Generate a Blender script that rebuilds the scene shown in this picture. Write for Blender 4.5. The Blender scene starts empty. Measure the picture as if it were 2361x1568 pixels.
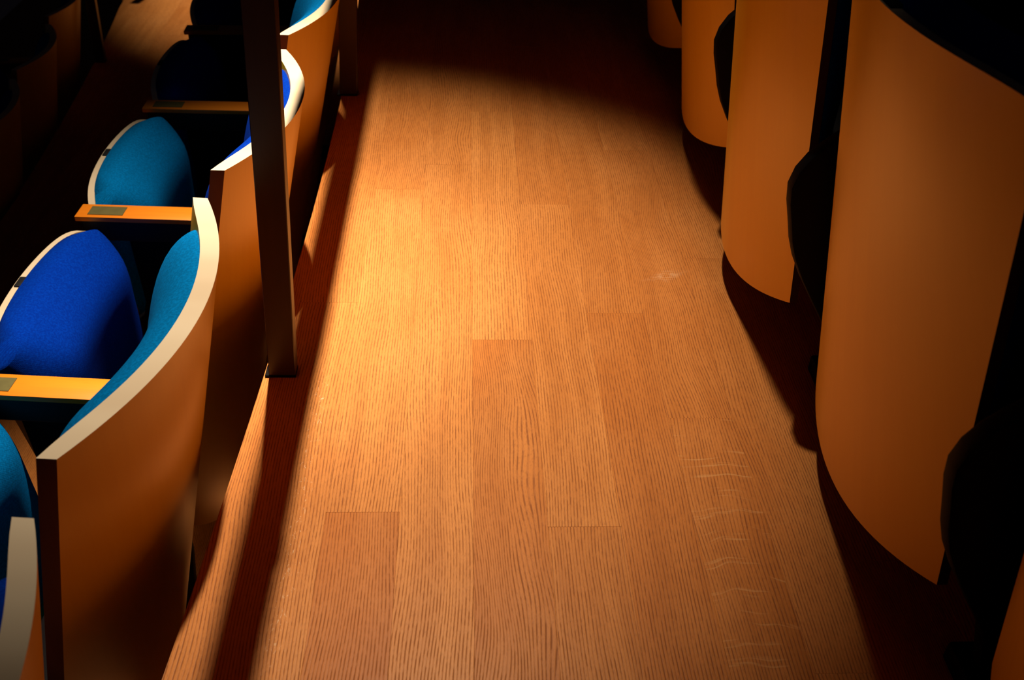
import bpy, bmesh, math, random
from mathutils import Vector, Matrix
random.seed(7)
C = bpy.context.scene.collection
SC = bpy.context.scene

# ------------------------------------------------------------ camera, world, lights, exposure
FOC, CX, CY = 2240.0, 1180.5, 784.0
def cam_axes():
    Y = Vector((1078 - CX, -950 - CY, FOC)).normalized()            # row direction, in (right, down, forward)
    X = Vector((46980 - CX, 984 - CY, FOC)); X = (X - X.dot(Y) * Y).normalized()
    return X, Y, X.cross(Y)
AX, AY, AZ = cam_axes()
cam_d = bpy.data.cameras.new('camera'); cam = bpy.data.objects.new('camera', cam_d); C.objects.link(cam)
right = Vector((AX[0], AY[0], AZ[0])); down = Vector((AX[1], AY[1], AZ[1])); fwd = Vector((AX[2], AY[2], AZ[2]))
m = Matrix((right, -down, -fwd)).transposed().to_4x4(); m.translation = (0, 0, 1.0)
cam.matrix_world = m
cam_d.sensor_width = 36.0; cam_d.lens = FOC / 2361 * 36.0; cam_d.clip_start = 0.02
cam_d.dof.use_dof = True; cam_d.dof.focus_distance = 1.45; cam_d.dof.aperture_fstop = 8.0
SC.camera = cam

w = bpy.data.worlds.new('hall_dark'); SC.world = w; w.use_nodes = True
w.node_tree.nodes['Background'].inputs[0].default_value = (0.55, 0.45, 0.6, 1)
w.node_tree.nodes['Background'].inputs[1].default_value = 0.003

def spot(name, loc, target, half_deg, blend, watts, color, radius):
    d = bpy.data.lights.new(name, 'SPOT'); d.energy = watts; d.color = color
    d.spot_size = math.radians(2 * half_deg); d.spot_blend = blend; d.shadow_soft_size = radius
    o = bpy.data.objects.new(name, d); C.objects.link(o); o.location = loc
    o.rotation_euler = (Vector(target) - Vector(loc)).to_track_quat('-Z', 'Y').to_euler()
    return o
spot('downlight', (-0.15, 3.02, 5.0), (-0.31, 1.43, 0), 11.85, 1.0, 1500, (1.0, 0.86, 0.66), 0.07)
spot('downlight', (-0.15, 3.02, 5.0), (-0.367, 1.455, 0), 5.9, 1.0, 1550, (1.0, 0.88, 0.70), 0.07)
spot('downlight', (-0.9, 7.3, 5.6), (-0.75, 5.45, -0.77), 10.6, 1.0, 2400, (1.0, 0.86, 0.66), 0.07)

SC.view_settings.view_transform = 'Standard'; SC.view_settings.look = 'None'
SC.view_settings.gamma = 1.0; SC.view_settings.use_curve_mapping = False; SC.view_settings.exposure = 0.0
SC.cycles.max_bounces = 12; SC.cycles.diffuse_bounces = 4; SC.cycles.sample_clamp_indirect = 4.0

# ------------------------------------------------------------ node helpers and materials
class NT:
    def __init__(s, name):
        s.m = bpy.data.materials.new(name); s.m.use_nodes = True; s.t = s.m.node_tree
        s.b = s.t.nodes['Principled BSDF']
    def n(s, typ, **kw):
        x = s.t.nodes.new(typ)
        for k, v in kw.items(): setattr(x, k, v)
        return x
    def put(s, sock, v):
        if isinstance(v, bpy.types.NodeSocket): s.t.links.new(v, sock)
        elif v is not None: sock.default_value = v
    def math(s, op, a, b=None, c=None, clamp=False):
        x = s.n('ShaderNodeMath', operation=op, use_clamp=clamp)
        for i, v in enumerate((a, b, c)): s.put(x.inputs[i], v)
        return x.outputs[0]
    def mix(s, f, a, b, bt='MIX'):
        x = s.n('ShaderNodeMix', data_type='RGBA', blend_type=bt)
        s.put(x.inputs[0], f); s.put(x.inputs[6], a); s.put(x.inputs[7], b)
        return x.outputs[2]
    def noise(s, vec, scale, detail=2, rough=.5, dist=0):
        x = s.n('ShaderNodeTexNoise'); s.put(x.inputs['Vector'], vec)
        x.inputs['Scale'].default_value = scale; x.inputs['Detail'].default_value = detail
        x.inputs['Roughness'].default_value = rough; x.inputs['Distortion'].default_value = dist
        return x.outputs[0]
    def mapr(s, v, a, b, c=0., d=1.):
        x = s.n('ShaderNodeMapRange', interpolation_type='SMOOTHSTEP')
        s.put(x.inputs[0], v); x.inputs[1].default_value = a; x.inputs[2].default_value = b
        x.inputs[3].default_value = c; x.inputs[4].default_value = d
        return x.outputs[0]
    def comb(s, x, y, z):
        c = s.n('ShaderNodeCombineXYZ')
        for i, v in enumerate((x, y, z)): s.put(c.inputs[i], v)
        return c.outputs[0]
    def obj(s):
        o = s.n('ShaderNodeTexCoord').outputs['Object']; p = s.n('ShaderNodeSeparateXYZ'); s.put(p.inputs[0], o)
        return o, p.outputs[0], p.outputs[1], p.outputs[2]
    def attr(s, name):
        return s.n('ShaderNodeAttribute', attribute_type='OBJECT', attribute_name=name).outputs['Fac']
    def bump(s, h, strength=.2, dist=.001):
        b = s.n('ShaderNodeBump'); b.inputs['Strength'].default_value = strength; b.inputs['Distance'].default_value = dist
        s.put(b.inputs['Height'], h); s.put(s.b.inputs['Normal'], b.outputs[0])
    def fin(s, col=None, rough=None, spec=None, metal=None, coat=None, sheen=None):
        for k, v in (('Base Color', col), ('Roughness', rough), ('Specular IOR Level', spec), ('Metallic', metal), ('Coat Weight', coat), ('Sheen Weight', sheen)):
            if v is not None: s.put(s.b.inputs[k], v)
        return s.m

def oak_floor():
    k = NT('oak_floorboards'); o, x, y, z = k.obj()
    r = k.attr('seed'); ro = k.math('MULTIPLY', r, 13.7)
    v1 = k.comb(k.math('MULTIPLY', x, 6.0), k.math('MULTIPLY', y, 1.9), ro)
    warp = k.math('MULTIPLY', k.math('SUBTRACT', k.noise(v1, 1.0, 2, .45), .5), k.math('ADD', .030, k.math('MULTIPLY', k.attr('figure'), .085)))
    xx = k.math('ADD', x, warp)
    blot0 = k.noise(k.comb(k.math('MULTIPLY', x, 60.0), k.math('MULTIPLY', y, 9.0), ro), 1.0, 2, .6)
    line = k.math('SINE', k.math('MULTIPLY', xx, 2 * math.pi / .0044))
    line = k.math('MULTIPLY', k.mapr(line, -.1, 1.0), k.mapr(blot0, .25, .65, .72, 1))
    jit = k.noise(k.comb(k.math('MULTIPLY', xx, 230.0), k.math('MULTIPLY', y, 44.0), ro), 1.0, 2.5, .62)
    dash = k.mapr(jit, .38, .58, .28, 1)
    fine = k.noise(k.comb(k.math('MULTIPLY', xx, 900.0), k.math('MULTIPLY', y, 160.0), ro), 1.0, 2, .6)
    streak = k.noise(k.comb(k.math('MULTIPLY', xx, 34.0), k.math('MULTIPLY', y, 1.6), ro), 1.0, 3, .6)
    blot = k.noise(k.comb(k.math('MULTIPLY', x, 9.0), k.math('MULTIPLY', y, 5.0), ro), 1.0, 2, .5)
    tone = k.attr('tone')
    base = k.mix(tone, (0.60, 0.185, 0.034, 1), (0.84, 0.335, 0.085, 1))
    base = k.mix(k.mapr(streak, .3, .7, 0, .42), base, (0.47, 0.14, 0.024, 1))
    base = k.mix(k.mapr(blot, .35, .75, 0, .30), base, (0.88, 0.37, 0.11, 1))
    pore = k.math('MULTIPLY', k.math('MULTIPLY', line, dash), .70)
    pore = k.math('ADD', pore, k.math('MULTIPLY', line, .10))
    col = k.mix(pore, base, (0.24, 0.065, 0.014, 1))
    col = k.mix(k.mapr(fine, .45, .8, 0, .38), col, (0.30, 0.09, 0.02, 1))
    # medullary ray flecks running across the board
    fl = k.noise(k.comb(k.math('MULTIPLY', x, 14.0), k.math('MULTIPLY', k.math('ADD', y, k.math('MULTIPLY', k.noise(k.comb(k.math('MULTIPLY', x, 14.0), k.math('MULTIPLY', y, 2.0), ro), 1.0, 1), .06)), 210.0), ro), 1.0, 1, .5)
    fl = k.math('MULTIPLY', k.mapr(fl, .60, .78, 0, .38), k.attr('fleck'))
    col = k.mix(fl, col, (0.88, 0.46, 0.17, 1))
    # scuffs: a row of short pale nicks along the rail and one rubbed patch
    nk = k.noise(k.comb(k.math('MULTIPLY', x, 190.0), k.math('MULTIPLY', y, 75.0), 4.0), 1.0, 2, .7, 1.2)
    band = k.math('MULTIPLY', k.mapr(k.math('ABSOLUTE', k.math('ADD', x, .222)), .004, .016, 1, 0), k.mapr(k.math('ABSOLUTE', k.math('SUBTRACT', y, .93)), .2, .32, 1, 0))
    col = k.mix(k.math('MULTIPLY', k.mapr(nk, .60, .70, 0, .5), band), col, (0.92, 0.66, 0.40, 1))
    rb = k.math('ADD', k.math('ABSOLUTE', k.math('SUBTRACT', x, .375)), k.math('MULTIPLY', k.math('ABSOLUTE', k.math('SUBTRACT', y, k.math('ADD', 1.36, k.math('MULTIPLY', x, .35)))), 2.2))
    rbn = k.noise(k.comb(k.math('MULTIPLY', x, 60.0), k.math('MULTIPLY', y, 260.0), 1.0), 1.0, 2, .6)
    col = k.mix(k.math('MULTIPLY', k.mapr(rb, .0, .06, .5, 0), k.mapr(rbn, .4, .65)), col, (0.92, 0.60, 0.34, 1))
    rough = k.math('ADD', .36, k.math('MULTIPLY', pore, .25))
    k.bump(k.math('SUBTRACT', 1.0, pore), .25, .0006)
    return k.fin(col, rough, .12)

def veneer(name, base, dark, rough=.38, spec=.4, axis='z', contrast=.35):
    k = NT(name); o, x, y, z = k.obj()
    a, b = (k.math('ADD', y, x), z) if axis == 'z' else (k.math('ADD', y, z), x)
    n1 = k.noise(k.comb(k.math('MULTIPLY', a, 45.0), k.math('MULTIPLY', b, 2.2), k.math('MULTIPLY', k.attr('seed'), 9.0)), 1.0, 4, .6, .3)
    n2 = k.noise(k.comb(k.math('MULTIPLY', a, 420.0), k.math('MULTIPLY', b, 26.0), 3.0), 1.0, 2, .6)
    col = k.mix(k.mapr(n1, .3, .72, 0, contrast), base, dark)
    col = k.mix(k.mapr(n2, .5, .8, 0, contrast * .6), col, dark)
    k.bump(n2, .08, .0004)
    return k.fin(col, rough, spec)

def ply_edge():
    k = NT('plywood_edge'); o, x, y, z = k.obj()
    # veneer plies follow the edge: 'ply' attribute runs 0..1 across the thickness
    p = k.n('ShaderNodeAttribute', attribute_type='GEOMETRY', attribute_name='ply').outputs['Fac']
    wav = k.noise(k.comb(k.math('MULTIPLY', p, 9.0), k.math('MULTIPLY', y, 10.0), k.math('MULTIPLY', z, 10.0)), 1.0, 2, .5)
    s = k.math('SINE', k.math('MULTIPLY', p, 2 * math.pi * 4))
    f = k.math('ADD', k.mapr(s, -.3, 1, 0, .55), k.mapr(wav, .35, .75, 0, .35))
    col = k.mix(f, (0.90, 0.72, 0.50, 1), (0.62, 0.40, 0.22, 1))
    return k.fin(col, .5, .3)

def fabric(name, c1, c2):
    k = NT(name); o, x, y, z = k.obj()
    s1 = k.math('SINE', k.math('MULTIPLY', y, 2 * math.pi / .0019)); s2 = k.math('SINE', k.math('MULTIPLY', z, 2 * math.pi / .0019))
    wv = k.math('MULTIPLY', s1, s2)
    n = k.noise(o, 260.0, 2, .7); n2 = k.noise(o, 9.0, 2, .5)
    f = k.math('ADD', k.mapr(wv, -.8, .9, 0, .45), k.mapr(n, .35, .7, 0, .5), clamp=True)
    col = k.mix(f, c1, c2); col = k.mix(k.mapr(n2, .3, .7, 0, .2), col, c1)
    k.bump(k.math('ADD', wv, n), .25, .0008)
    return k.fin(col, .95, .04)

def plain(name, col, rough, spec=.3, metal=0., var=.3):
    k = NT(name); o, x, y, z = k.obj()
    n = k.noise(o, 60.0, 3, .6)
    c = k.mix(k.mapr(n, .3, .7, 0, var), (*col, 1), (*[q * .55 for q in col], 1))
    k.bump(n, .06, .0005)
    return k.fin(c, rough, spec, metal)

M = dict(
    floor=oak_floor(),
    shell=veneer('beech_shell', (0.97, 0.58, 0.018, 1), (0.88, 0.47, 0.010, 1), .32, .9),
    arm=veneer('orange_armrest', (0.95, 0.27, 0.012, 1), (0.80, 0.17, 0.006, 1), .35, .4, 'x', .4),
    edge=ply_edge(),
    post=veneer('dark_stained_timber', (0.055, 0.020, 0.008, 1), (0.028, 0.010, 0.004, 1), .38, .4),
    teal=fabric('teal_cloth', (0.0, 0.11, 0.30, 1), (0.0, 0.25, 0.70, 1)),
    royal=fabric('royal_blue_cloth', (0.0, 0.018, 0.25, 1), (0.0, 0.055, 0.52, 1)),
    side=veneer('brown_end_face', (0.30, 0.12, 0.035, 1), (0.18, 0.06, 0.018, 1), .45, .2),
    metal=plain('black_steel', (0.004, 0.003, 0.0035), .6, .08, 0.0),
    tab=plain('black_rubber', (0.012, 0.011, 0.012), .6, .2),
    plate=plain('dull_brass_plate', (0.17, 0.14, 0.045), .5, .3, .2),
    riser=veneer('riser_timber', (0.32, 0.13, 0.04, 1), (0.18, 0.06, 0.018, 1), .5, .3, 'x'),
    slab=plain('subfloor', (0.06, 0.03, 0.015), .9),
)

# ------------------------------------------------------------ mesh helpers
def link(name, me, mat, parent=None, seed=None, **props):
    o = bpy.data.objects.new(name, me); C.objects.link(o)
    if mat is not None:
        for mm in (mat if isinstance(mat, (list, tuple)) else [mat]): me.materials.append(mm)
    if parent: o.parent = parent
    o['seed'] = random.random() if seed is None else seed
    for k, v in props.items(): o[k] = v
    return o
def from_bm(name, bm, smooth=35):
    bmesh.ops.recalc_face_normals(bm, faces=bm.faces[:])
    me = bpy.data.meshes.new(name); bm.to_mesh(me); bm.free()
    if smooth:
        for p in me.polygons: p.use_smooth = True
        me.set_sharp_from_angle(angle=math.radians(smooth))
    return me
def box_bm(x0, x1, y0, y1, z0, z1, bev=0, seg=2, bm=None):
    bm2 = bmesh.new(); bmesh.ops.create_cube(bm2, size=1)
    for v in bm2.verts:
        v.co = Vector((x0 + (v.co.x + .5) * (x1 - x0), y0 + (v.co.y + .5) * (y1 - y0), z0 + (v.co.z + .5) * (z1 - z0)))
    if bev: bmesh.ops.bevel(bm2, geom=bm2.edges[:], offset=bev, segments=seg, affect='EDGES', profile=.5)
    if bm is None: return bm2
    me = bpy.data.meshes.new('t'); bm2.to_mesh(me); bm2.free(); bm.from_mesh(me); bpy.data.meshes.remove(me); return bm
def slab_mesh(name, A, B, nu, nv, bev=.0015):
    """closed curved board between surface A(u,v) and surface B(u,v); slot 0 = faces, slot 1 = cut edges with the 'ply' attribute"""
    bm = bmesh.new(); ga, gb, ply = [], [], []
    NP = 1
    for j in range(nv + 1):
        ga.append([bm.verts.new(A(i / nu, j / nv)) for i in range(nu + 1)])
    for j in range(nv + 1):
        gb.append([bm.verts.new(B(i / nu, j / nv)) for i in range(nu + 1)])
    for j in range(nv):
        for i in range(nu):
            bm.faces.new((ga[j][i], ga[j][i+1], ga[j+1][i+1], ga[j+1][i]))
            bm.faces.new((gb[j][i], gb[j+1][i], gb[j+1][i+1], gb[j][i+1]))
    rim = []
    for i in range(nu): rim += [((ga[0][i], gb[0][i]), (ga[0][i+1], gb[0][i+1])), ((ga[nv][i+1], gb[nv][i+1]), (ga[nv][i], gb[nv][i]))]
    for j in range(nv): rim += [((ga[j+1][0], gb[j+1][0]), (ga[j][0], gb[j][0])), ((ga[j][nu], gb[j][nu]), (ga[j+1][nu], gb[j+1][nu]))]
    for q, ((a, b), (c, d)) in enumerate(rim):
        f = bm.faces.new((a, b, d, c)); f.material_index = 1 if q < 2 * nu else 2
    aset = {v for r in ga for v in r}
    layer = bm.verts.layers.float.new('ply')
    for v in bm.verts: v[layer] = 0.0 if v in aset else 1.0
    return from_bm(name, bm, 40)
def pad_mesh(name, F, nu=36, nv=36):
    """closed cushion: F(u,v,side) with side 0 = bulging face, 1 = flat back"""
    bm = bmesh.new(); f = [[bm.verts.new(F(i / nu, j / nv, 0)) for i in range(nu + 1)] for j in range(nv + 1)]
    b = [[f[j][i] if i in (0, nu) or j in (0, nv) else bm.verts.new(F(i / nu, j / nv, 1)) for i in range(nu + 1)] for j in range(nv + 1)]
    for j in range(nv):
        for i in range(nu):
            bm.faces.new((f[j][i], f[j][i+1], f[j+1][i+1], f[j+1][i]))
            q = (b[j][i], b[j+1][i], b[j+1][i+1], b[j][i+1])
            try: bm.faces.new(q)
            except ValueError: pass
    return from_bm(name, bm, 75)
def prism_mesh(name, pts, y0, y1, bev=.004):
    """outline in x,z extruded along y"""
    bm = bmesh.new(); a = [bm.verts.new((x, y0, z)) for x, z in pts]; b = [bm.verts.new((x, y1, z)) for x, z in pts]
    bm.faces.new(a); bm.faces.new(b[::-1]); n = len(pts)
    for i in range(n): bm.faces.new((a[i], b[i], b[(i+1) % n], a[(i+1) % n]))
    bmesh.ops.recalc_face_normals(bm, faces=bm.faces[:])
    if bev:
        es = [e for e in bm.edges if abs(e.verts[0].co.y - e.verts[1].co.y) < 1e-6]
        bmesh.ops.bevel(bm, geom=es, offset=bev, segments=2, affect='EDGES', profile=.5)
    return from_bm(name, bm, 35)
def structure(o): o['kind'] = 'structure'; return o
def thing(name, label, cat, loc=(0, 0, 0), rotz=0, group=None):
    o = bpy.data.objects.new(name, None); C.objects.link(o); o.location = loc; o.rotation_euler = (0, 0, rotz)
    o.empty_display_size = .1
    o['label'] = label; o['category'] = cat
    if group: o['group'] = group
    return o

# ------------------------------------------------------------ floors, risers
RISE, TREAD = 0.77, 1.265
def edge_x(y): return -.303 - (y - 2.0) ** 2 / 44          # the rows and the terrace edges are gently curved
def strip_bm(fx0, fx1, y0, y1, z0, z1, step=.15):
    n = max(1, int((y1 - y0) / step)); bm = bmesh.new(); rows = []
    for i in range(n + 1):
        y = y0 + (y1 - y0) * i / n
        rows.append([bm.verts.new((x, y, z)) for x, z in ((fx0(y), z0), (fx1(y), z0), (fx1(y), z1), (fx0(y), z1))])
    for p, q in zip(rows, rows[1:]):
        for j in range(4): bm.faces.new((p[j], p[(j+1) % 4], q[(j+1) % 4], q[j]))
    bm.faces.new(rows[0]); bm.faces.new(rows[-1][::-1])
    return bm
def floor_level(name, dx, x1, y0, y1, z, ends, default_len=.9, plank_w=.1003, xref=.0135):
    base = structure(link(name, from_bm(name, strip_bm(lambda y: edge_x(y) + dx + .035, lambda y: x1, y0, y1, z - .06, z - .0145), 0), M['slab']))
    x0 = min(edge_x(y0), edge_x(y1)) + dx
    k0 = math.floor((x0 - xref) / plank_w) ; k1 = math.ceil((x1 - xref) / plank_w)
    g = .00004
    for k in range(k0, k1):
        a, b = xref + k * plank_w, min(x1, xref + (k + 1) * plank_w)
        L = default_len; off = ends.get(k, (random.random() * L,))[0]
        if k in ends and len(ends[k]) > 1: L = ends[k][1]
        y = off - L * math.ceil((off - y0) / L)
        while y < y1:
            ya, yb = max(y, y0), min(y + L, y1)
            y += L
            while ya < yb and b < edge_x(ya) + dx + .006: ya += .02
            while yb > ya and b < edge_x(yb) + dx + .006: yb -= .02
            if yb - ya < .03: continue
            tone = .2 + .62 * random.random(); fleck = 0.0; fig = random.random() ** 2; mid = (ya + yb) / 2
            if dx == 0:
                for (kk, lo, hi, tn, fk, fg) in SPECIAL:
                    if kk == k and lo < mid < hi: tone, fleck, fig = tn, fk, fg
            zt = z + random.uniform(-.00015, .0001)
            if a > max(edge_x(ya), edge_x(yb)) + dx + .001:
                bm = box_bm(a + g, b - g, ya + 2 * g, yb - 2 * g, z - .0145, zt, .00015, 1)
            else:
                bm = strip_bm(lambda q: max(a + g, edge_x(q) + dx), lambda q: b - g, ya + 2 * g, yb - 2 * g, z - .022, zt, .1)
            link('plank', from_bm('plank', bm, 0), M['floor'], base, tone=tone, fleck=fleck, figure=fig)
    return base
# (board column, y range, tone, flecks, cathedral figure)
SPECIAL = [(-2, 0, .909, .10, 0, .2), (-2, .909, 1.9, .72, 0, .15), (-3, 0, 3, .66, 0, .1), (-1, 0.2, 1.9, .70, 0, .25),
           (0, .3, 1.294, .30, 0, 1.0), (0, 1.294, 2.3, .86, 0, .1), (1, 0, .881, .55, 0, .2), (1, .881, 1.75, .62, 0, .2), (1, 1.75, 2.8, .35, 0, .2),
           (2, .4, 1.372, .22, 0, .05), (2, 1.372, 2.4, .50, 0, .3), (3, 0, 1.099, .34, 1.0, .15), (3, 1.099, 2.1, .42, 0, .55), (4, 0, 3, .45, .15, .2)]
ENDS = {-2: (.909,), -1: (.62, 1.3), 0: (1.294,), 1: (.881, .87), 2: (1.372,), 3: (1.099,), -3: (.30, 1.1), -4: (.5, 1.2)}
floor_level('floor', 0, .915, -.6, 4.6, 0.0, ENDS)
floor_level('floor', -TREAD, -.335, -.3, 8.2, -RISE, {}, .95)
structure(link('floor', from_bm('floor', box_bm(-3.3, -TREAD - .34, -.3, 9, -2 * RISE - .06, -2 * RISE), 0), M['riser']))
structure(link('floor', from_bm('floor', box_bm(.935, 2.2, -.6, 4.6, RISE - .06, RISE), 0), M['riser']))
for dx, z, y0, y1 in ((0, 0, -.6, 4.6), (-TREAD, -RISE, -.3, 8.2), (TREAD, RISE, -.6, 4.6)):
    structure(link('wall_riser', from_bm('wall_riser', strip_bm(lambda y: edge_x(y) + dx + .004, lambda y: edge_x(y) + dx + .034, y0, y1, z - RISE, z - .0225), 0), M['riser']))

# ------------------------------------------------------------ guard rails
LEAN = .060
def guard_rail(xb, zb, ys, label, y0, y1, h=.88):
    t = thing('guard_rail', label, 'railing', (xb, ys[0], zb))
    for y in ys:
        bm = box_bm(-.021, .021, y - ys[0] - .011, y - ys[0] + .014, .004, h - .02, .0012, 1)
        for v in bm.verts: v.co.x += LEAN * v.co.z
        p = link('post', from_bm('post', bm, 30), M['post'], t)
        b = box_bm(-.027, .0215, y - ys[0] - .012, y - ys[0] + .016, 0, .0045, .001, 1)
        link('foot_plate', from_bm('foot_plate', b, 30), M['metal'], t)
    xt = LEAN * h - .002
    cv = lambda y: xt - (y + ys[0] - 1.9) ** 2 / 150
    link('handrail', from_bm('handrail', strip_bm(lambda y: cv(y) - .032, lambda y: cv(y) + .022, y0 - ys[0], y1 - ys[0], h - .03, h + .01, .1), 40), M['post'], t)
    return t
guard_rail(-.288, 0, (1.205, 2.285, 3.365, 4.40), 'dark timber guard rail whose posts stand on the lit floor edge beside the walkway', -.3, 4.55)
guard_rail(-1.665, -RISE, (4.36, 5.44, 6.52, 7.6), 'dark guard rail in shade on the lower terrace at the upper left', -.1, 8.1)

# ------------------------------------------------------------ seats
HW = .238                                       # half width of shell and pan
def shell_surf(side, z0=.20, z1=1.08, T=.024, sag=.070, rec=.23):
    def f(a, b):
        u = 2 * a - 1
        z = z0 + b * (z1 - z0)
        if b < .35: z += .10 * (abs(u) ** 3) * (1 - b / .35)              # rounded lower corners
        x = .400 + sag * (1 - u * u) - rec * (z1 - z)
        nx, ny = 1.0, 2 * sag * u / HW; l = math.hypot(nx, ny); nx /= l; ny /= l
        y = u * HW
        if side: x -= nx * T; y -= ny * T * (1 - abs(u) ** 12)
        return Vector((x, y, z))
    return f
ME_SHELL = slab_mesh('back_shell', shell_surf(0), shell_surf(1), 36, 24)

def back_pad(a, b, side, z0=.50, z1=1.074, T=.024, sag=.070, rec=.23):
    U, Vv = math.sin(math.pi / 2 * (2 * a - 1)), math.sin(math.pi / 2 * (2 * b - 1))
    # squircle mapping gives the pad its rounded corners
    u = U * (1 - .10 * Vv ** 10); v = Vv * (1 - .05 * U ** 10)
    z = (z0 + z1) / 2 + v * (z1 - z0) / 2
    w = HW * .935
    y = u * w; uu = y / HW
    xs = .400 + sag * (1 - uu * uu) - rec * (1.08 - z)
    nx, ny = 1.0, 2 * sag * uu / HW; l = math.hypot(nx, ny); nx /= l; ny /= l
    t = T - .001
    if side == 0: t += .002 + .062 * (max(0, 1 - abs(U) ** 9) ** .5) * (max(0, 1 - abs(Vv) ** 5) ** .5)
    return Vector((xs - nx * t, y - ny * t, z))
ME_BACKPAD = pad_mesh('back_cushion', back_pad)

PW = .216
def pan_pos(u, z, lean, sag, off=0):
    """outer (underside) face of the folded pan, off = distance inwards"""
    x = -.107 + sag * u * u + lean * (.70 - z)
    nx, ny = -1.0, sag * 2 * u / PW; l = math.hypot(nx, ny); nx /= l; ny /= l
    return Vector((x - nx * off, u * PW - ny * off * (1 - abs(u) ** 12), z))
def pan_meshes(lean, sag):
    def S(off):
        def f(a, b):
            u = 2 * a - 1
            zb, zt = .066 + .048 * u * u, .700 - (.026 if sag < .05 else .008) * abs(u) ** 7
            return pan_pos(u, zb + b * (zt - zb), lean, sag, off)
        return f
    ply = slab_mesh('seat_pan', S(0), S(.014), 32, 20)
    def pad(a, b, side):
        U, Vv = math.sin(math.pi / 2 * (2 * a - 1)), math.sin(math.pi / 2 * (2 * b - 1))
        u = U * math.sqrt(1 - .04 * Vv ** 6) * 1.0; v = Vv * (1 - .12 * abs(U) ** 7)
        zb, zt = .15, .703
        z = (zb + zt) / 2 + v * (zt - zb) / 2
        t = .0135
        if side == 0:
            wt = max(0.0, zt - z); wb = max(0.0, z - zb)
            d = .116 * math.sqrt(max(0.0, 1 - (1 - min(1, wt / .11)) ** 2)) - .25 * max(0.0, wt - .07)
            d *= min(1.0, wb / .05) ** .5
            d = max(0.0, d) * (max(0, 1 - abs(U) ** 7) ** .5)
            z += .022 * min(1.0, d / .05) * max(0.0, 1 - wt / .11)
            t += .002 + d
        return pan_pos(u, z, lean, sag, t)
    cush = pad_mesh('seat_cushion', pad)
    bm = box_bm(-.1045, -.087, -.015, .015, .688, .7030, .0015, 2)
    tab = from_bm('rubber_tab', bm, 35)
    return ply, cush, tab
def standard_pts():
    return [(.235, .645), (.010, .645), (.014, .47), (.004, .438), (-.016, .420), (-.034, .402), (-.047, .380), (-.0525, .356), (-.049, .330),
            (-.041, .300), (-.033, .268), (-.022, .238), (-.004, .203), (.022, .160), (.060, .10), (.080, .03), (.215, .03), (.245, .30)]
ME_STD = prism_mesh('side_standard', standard_pts(), -.012, .012, .005)
ME_FOOT = from_bm('foot_plate', box_bm(.06, .26, -.03, .03, 0, .03, .004, 2), 30)
ME_ARM = from_bm('armrest', box_bm(-.086, .235, -.027, .027, .689, .70, .0015, 2), 30)
def plate_mesh():
    bm = box_bm(-.062, .012, -.017, .017, .6995, .7012, .0004, 1)
    return from_bm('number_plate', bm, 0)
ME_PLATE = plate_mesh()
ME_SUP = from_bm('arm_support', box_bm(-.076, .235, -.024, .024, .640, .689, .004, 2), 30)
ME_SCREW = None
ME_BEAM = from_bm('light_block_beam', box_bm(.045, .215, -.25, .25, .28, .34, .008, 2), 30)  # unseen cross beam, added to stop light falling through the seat onto the floor
PANS = {}
MAT_SET = set()
def mats(me, *ms):
    if me.name not in MAT_SET:
        for q in ms: me.materials.append(q)
        MAT_SET.add(me.name)
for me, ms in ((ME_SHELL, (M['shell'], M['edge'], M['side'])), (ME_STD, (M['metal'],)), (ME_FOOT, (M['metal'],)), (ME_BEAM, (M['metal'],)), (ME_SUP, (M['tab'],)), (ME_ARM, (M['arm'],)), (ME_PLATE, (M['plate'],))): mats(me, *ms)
PAD = {c: ME_BACKPAD if c == 'teal' else ME_BACKPAD.copy() for c in ('teal', 'royal')}
for c in PAD: mats(PAD[c], M[c])
def ob(name, me, parent):
    o = bpy.data.objects.new(name, me); C.objects.link(o); o.parent = parent; o['seed'] = random.random(); return o
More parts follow.
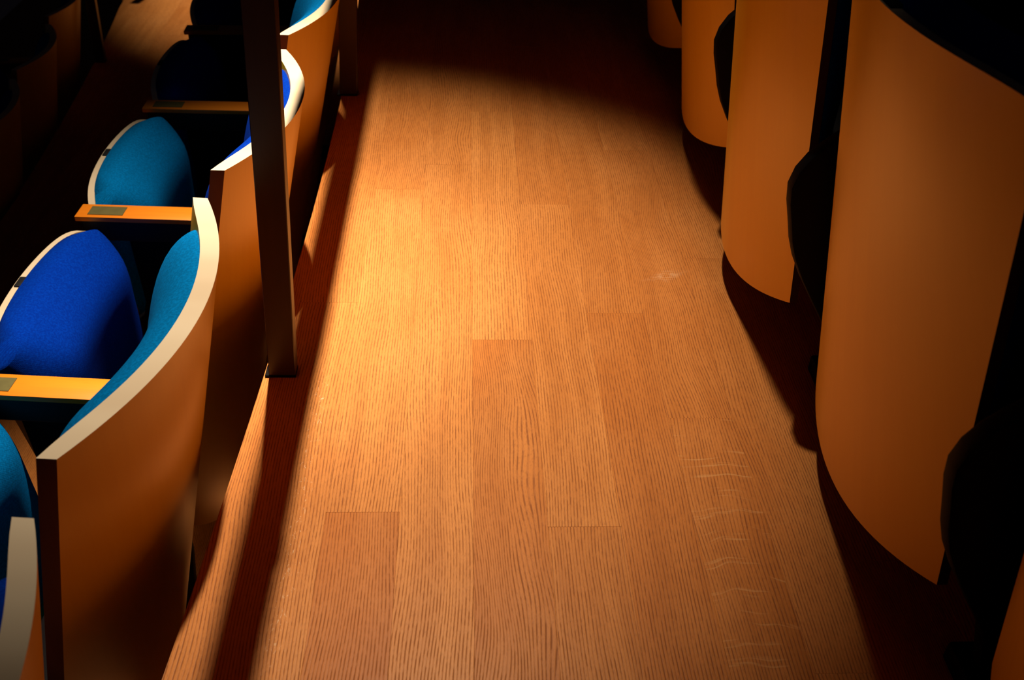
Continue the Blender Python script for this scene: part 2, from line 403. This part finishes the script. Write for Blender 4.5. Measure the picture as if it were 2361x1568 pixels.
def seat(x, y, z, color, label, lean=.15, rot=0, sy=1.0, py=1.0, sag=.054, group='folded theatre seats'):
    t = thing('theatre_seat', label, 'seat', (x, y, z), rot, group)
    key = (round(lean, 3), color, sag)
    if key not in PANS:
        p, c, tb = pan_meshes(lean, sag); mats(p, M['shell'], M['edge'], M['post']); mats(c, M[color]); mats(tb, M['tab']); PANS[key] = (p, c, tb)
    p, c, tb = PANS[key]
    sh = ob('back_shell', ME_SHELL, t); bc = ob('back_cushion', PAD[color], t)
    pn = ob('seat_pan', p, t); cu = ob('seat_cushion', c, t); ta = ob('rubber_tab', tb, pn)
    for q in (sh, bc): q.scale.y = sy
    for q in (pn, cu): q.scale.y = sy * py
    st = ob('side_standard', ME_STD, t); ft = ob('foot_plate', ME_FOOT, st)
    ob('light_block_beam', ME_BEAM, t)
    ar = ob('armrest', ME_ARM, t); pl = ob('number_plate', ME_PLATE, ar)
    ob('arm_support', ME_SUP, st)
    for q in (st, ar): q.location.y = .2725
    return t

RX = .510
G1 = 'folded seats in the row right of the walkway'
seat(RX + .006, .3725, 0, 'royal', 'dark reddish seat underside in the lower right corner of the picture', .17, group=G1)
seat(RX - .006, .9175, 0, 'royal', 'largest folded seat at the right, tall orange wooden underside with pale top edge', .155, sy=1.05, group=G1)
seat(RX, 1.4625, 0, 'royal', 'second folded seat of the right row, evenly lit orange underside', .105, group=G1)
seat(RX, 2.0075, 0, 'royal', 'third folded seat of the right row, narrow orange underside with rounded foot', .14, group=G1)
seat(RX - .004, 2.5525, 0, 'royal', 'farthest visible seat of the right row, small dark red underside', .15, group=G1)

G2 = 'folded seats in the row left of the walkway'
def lseat(y, endx, rot, *a, **k): return seat(endx - .40, y, -RISE, *a, rot=math.radians(rot), group=G2, sag=.034, py=1.075, **k)
lseat(.405, -.415, -5.0, 'royal', 'seat cut off at the lower left corner, only its curved pale back edge in view', sy=1.06)
lseat(.986, -.379, -4.2, 'teal', 'teal seat with the largest curved wooden back, nearest whole shell at left', sy=1.09)
lseat(1.552, -.343, -2.4, 'royal', 'royal blue seat whose bright white shell edge stands behind the near dark post', sy=1.0)
lseat(2.090, -.336, -.8, 'teal', 'teal seat with cream shell edge at the top, third shell from below', sy=1.0)
lseat(2.635, -.345, 1.6, 'royal', 'seat in deep shade behind the thin dim armrest at left, black silhouette', sy=1.0)
lseat(3.180, -.367, 3.0, 'royal', 'dark seat silhouette at the top edge beside the lit lower floor', sy=1.0)

G3 = 'folded seats in the lowest row at the far left'
for i, (y, ex, rt, colr, lab) in enumerate(((3.16, -1.615, 3.0, 'royal', 'barely visible seat at the left edge with a dim curved shell outline'),
                                    (3.71, -1.668, 4.4, 'teal', 'dim teal seat in shadow near the upper left corner'),
                                    (4.26, -1.745, 5.9, 'royal', 'dark seat with rounded shell at the top beside the far railing'))):
    seat(ex - .40, y, -2 * RISE, colr, lab, rot=math.radians(rt), group=G3)
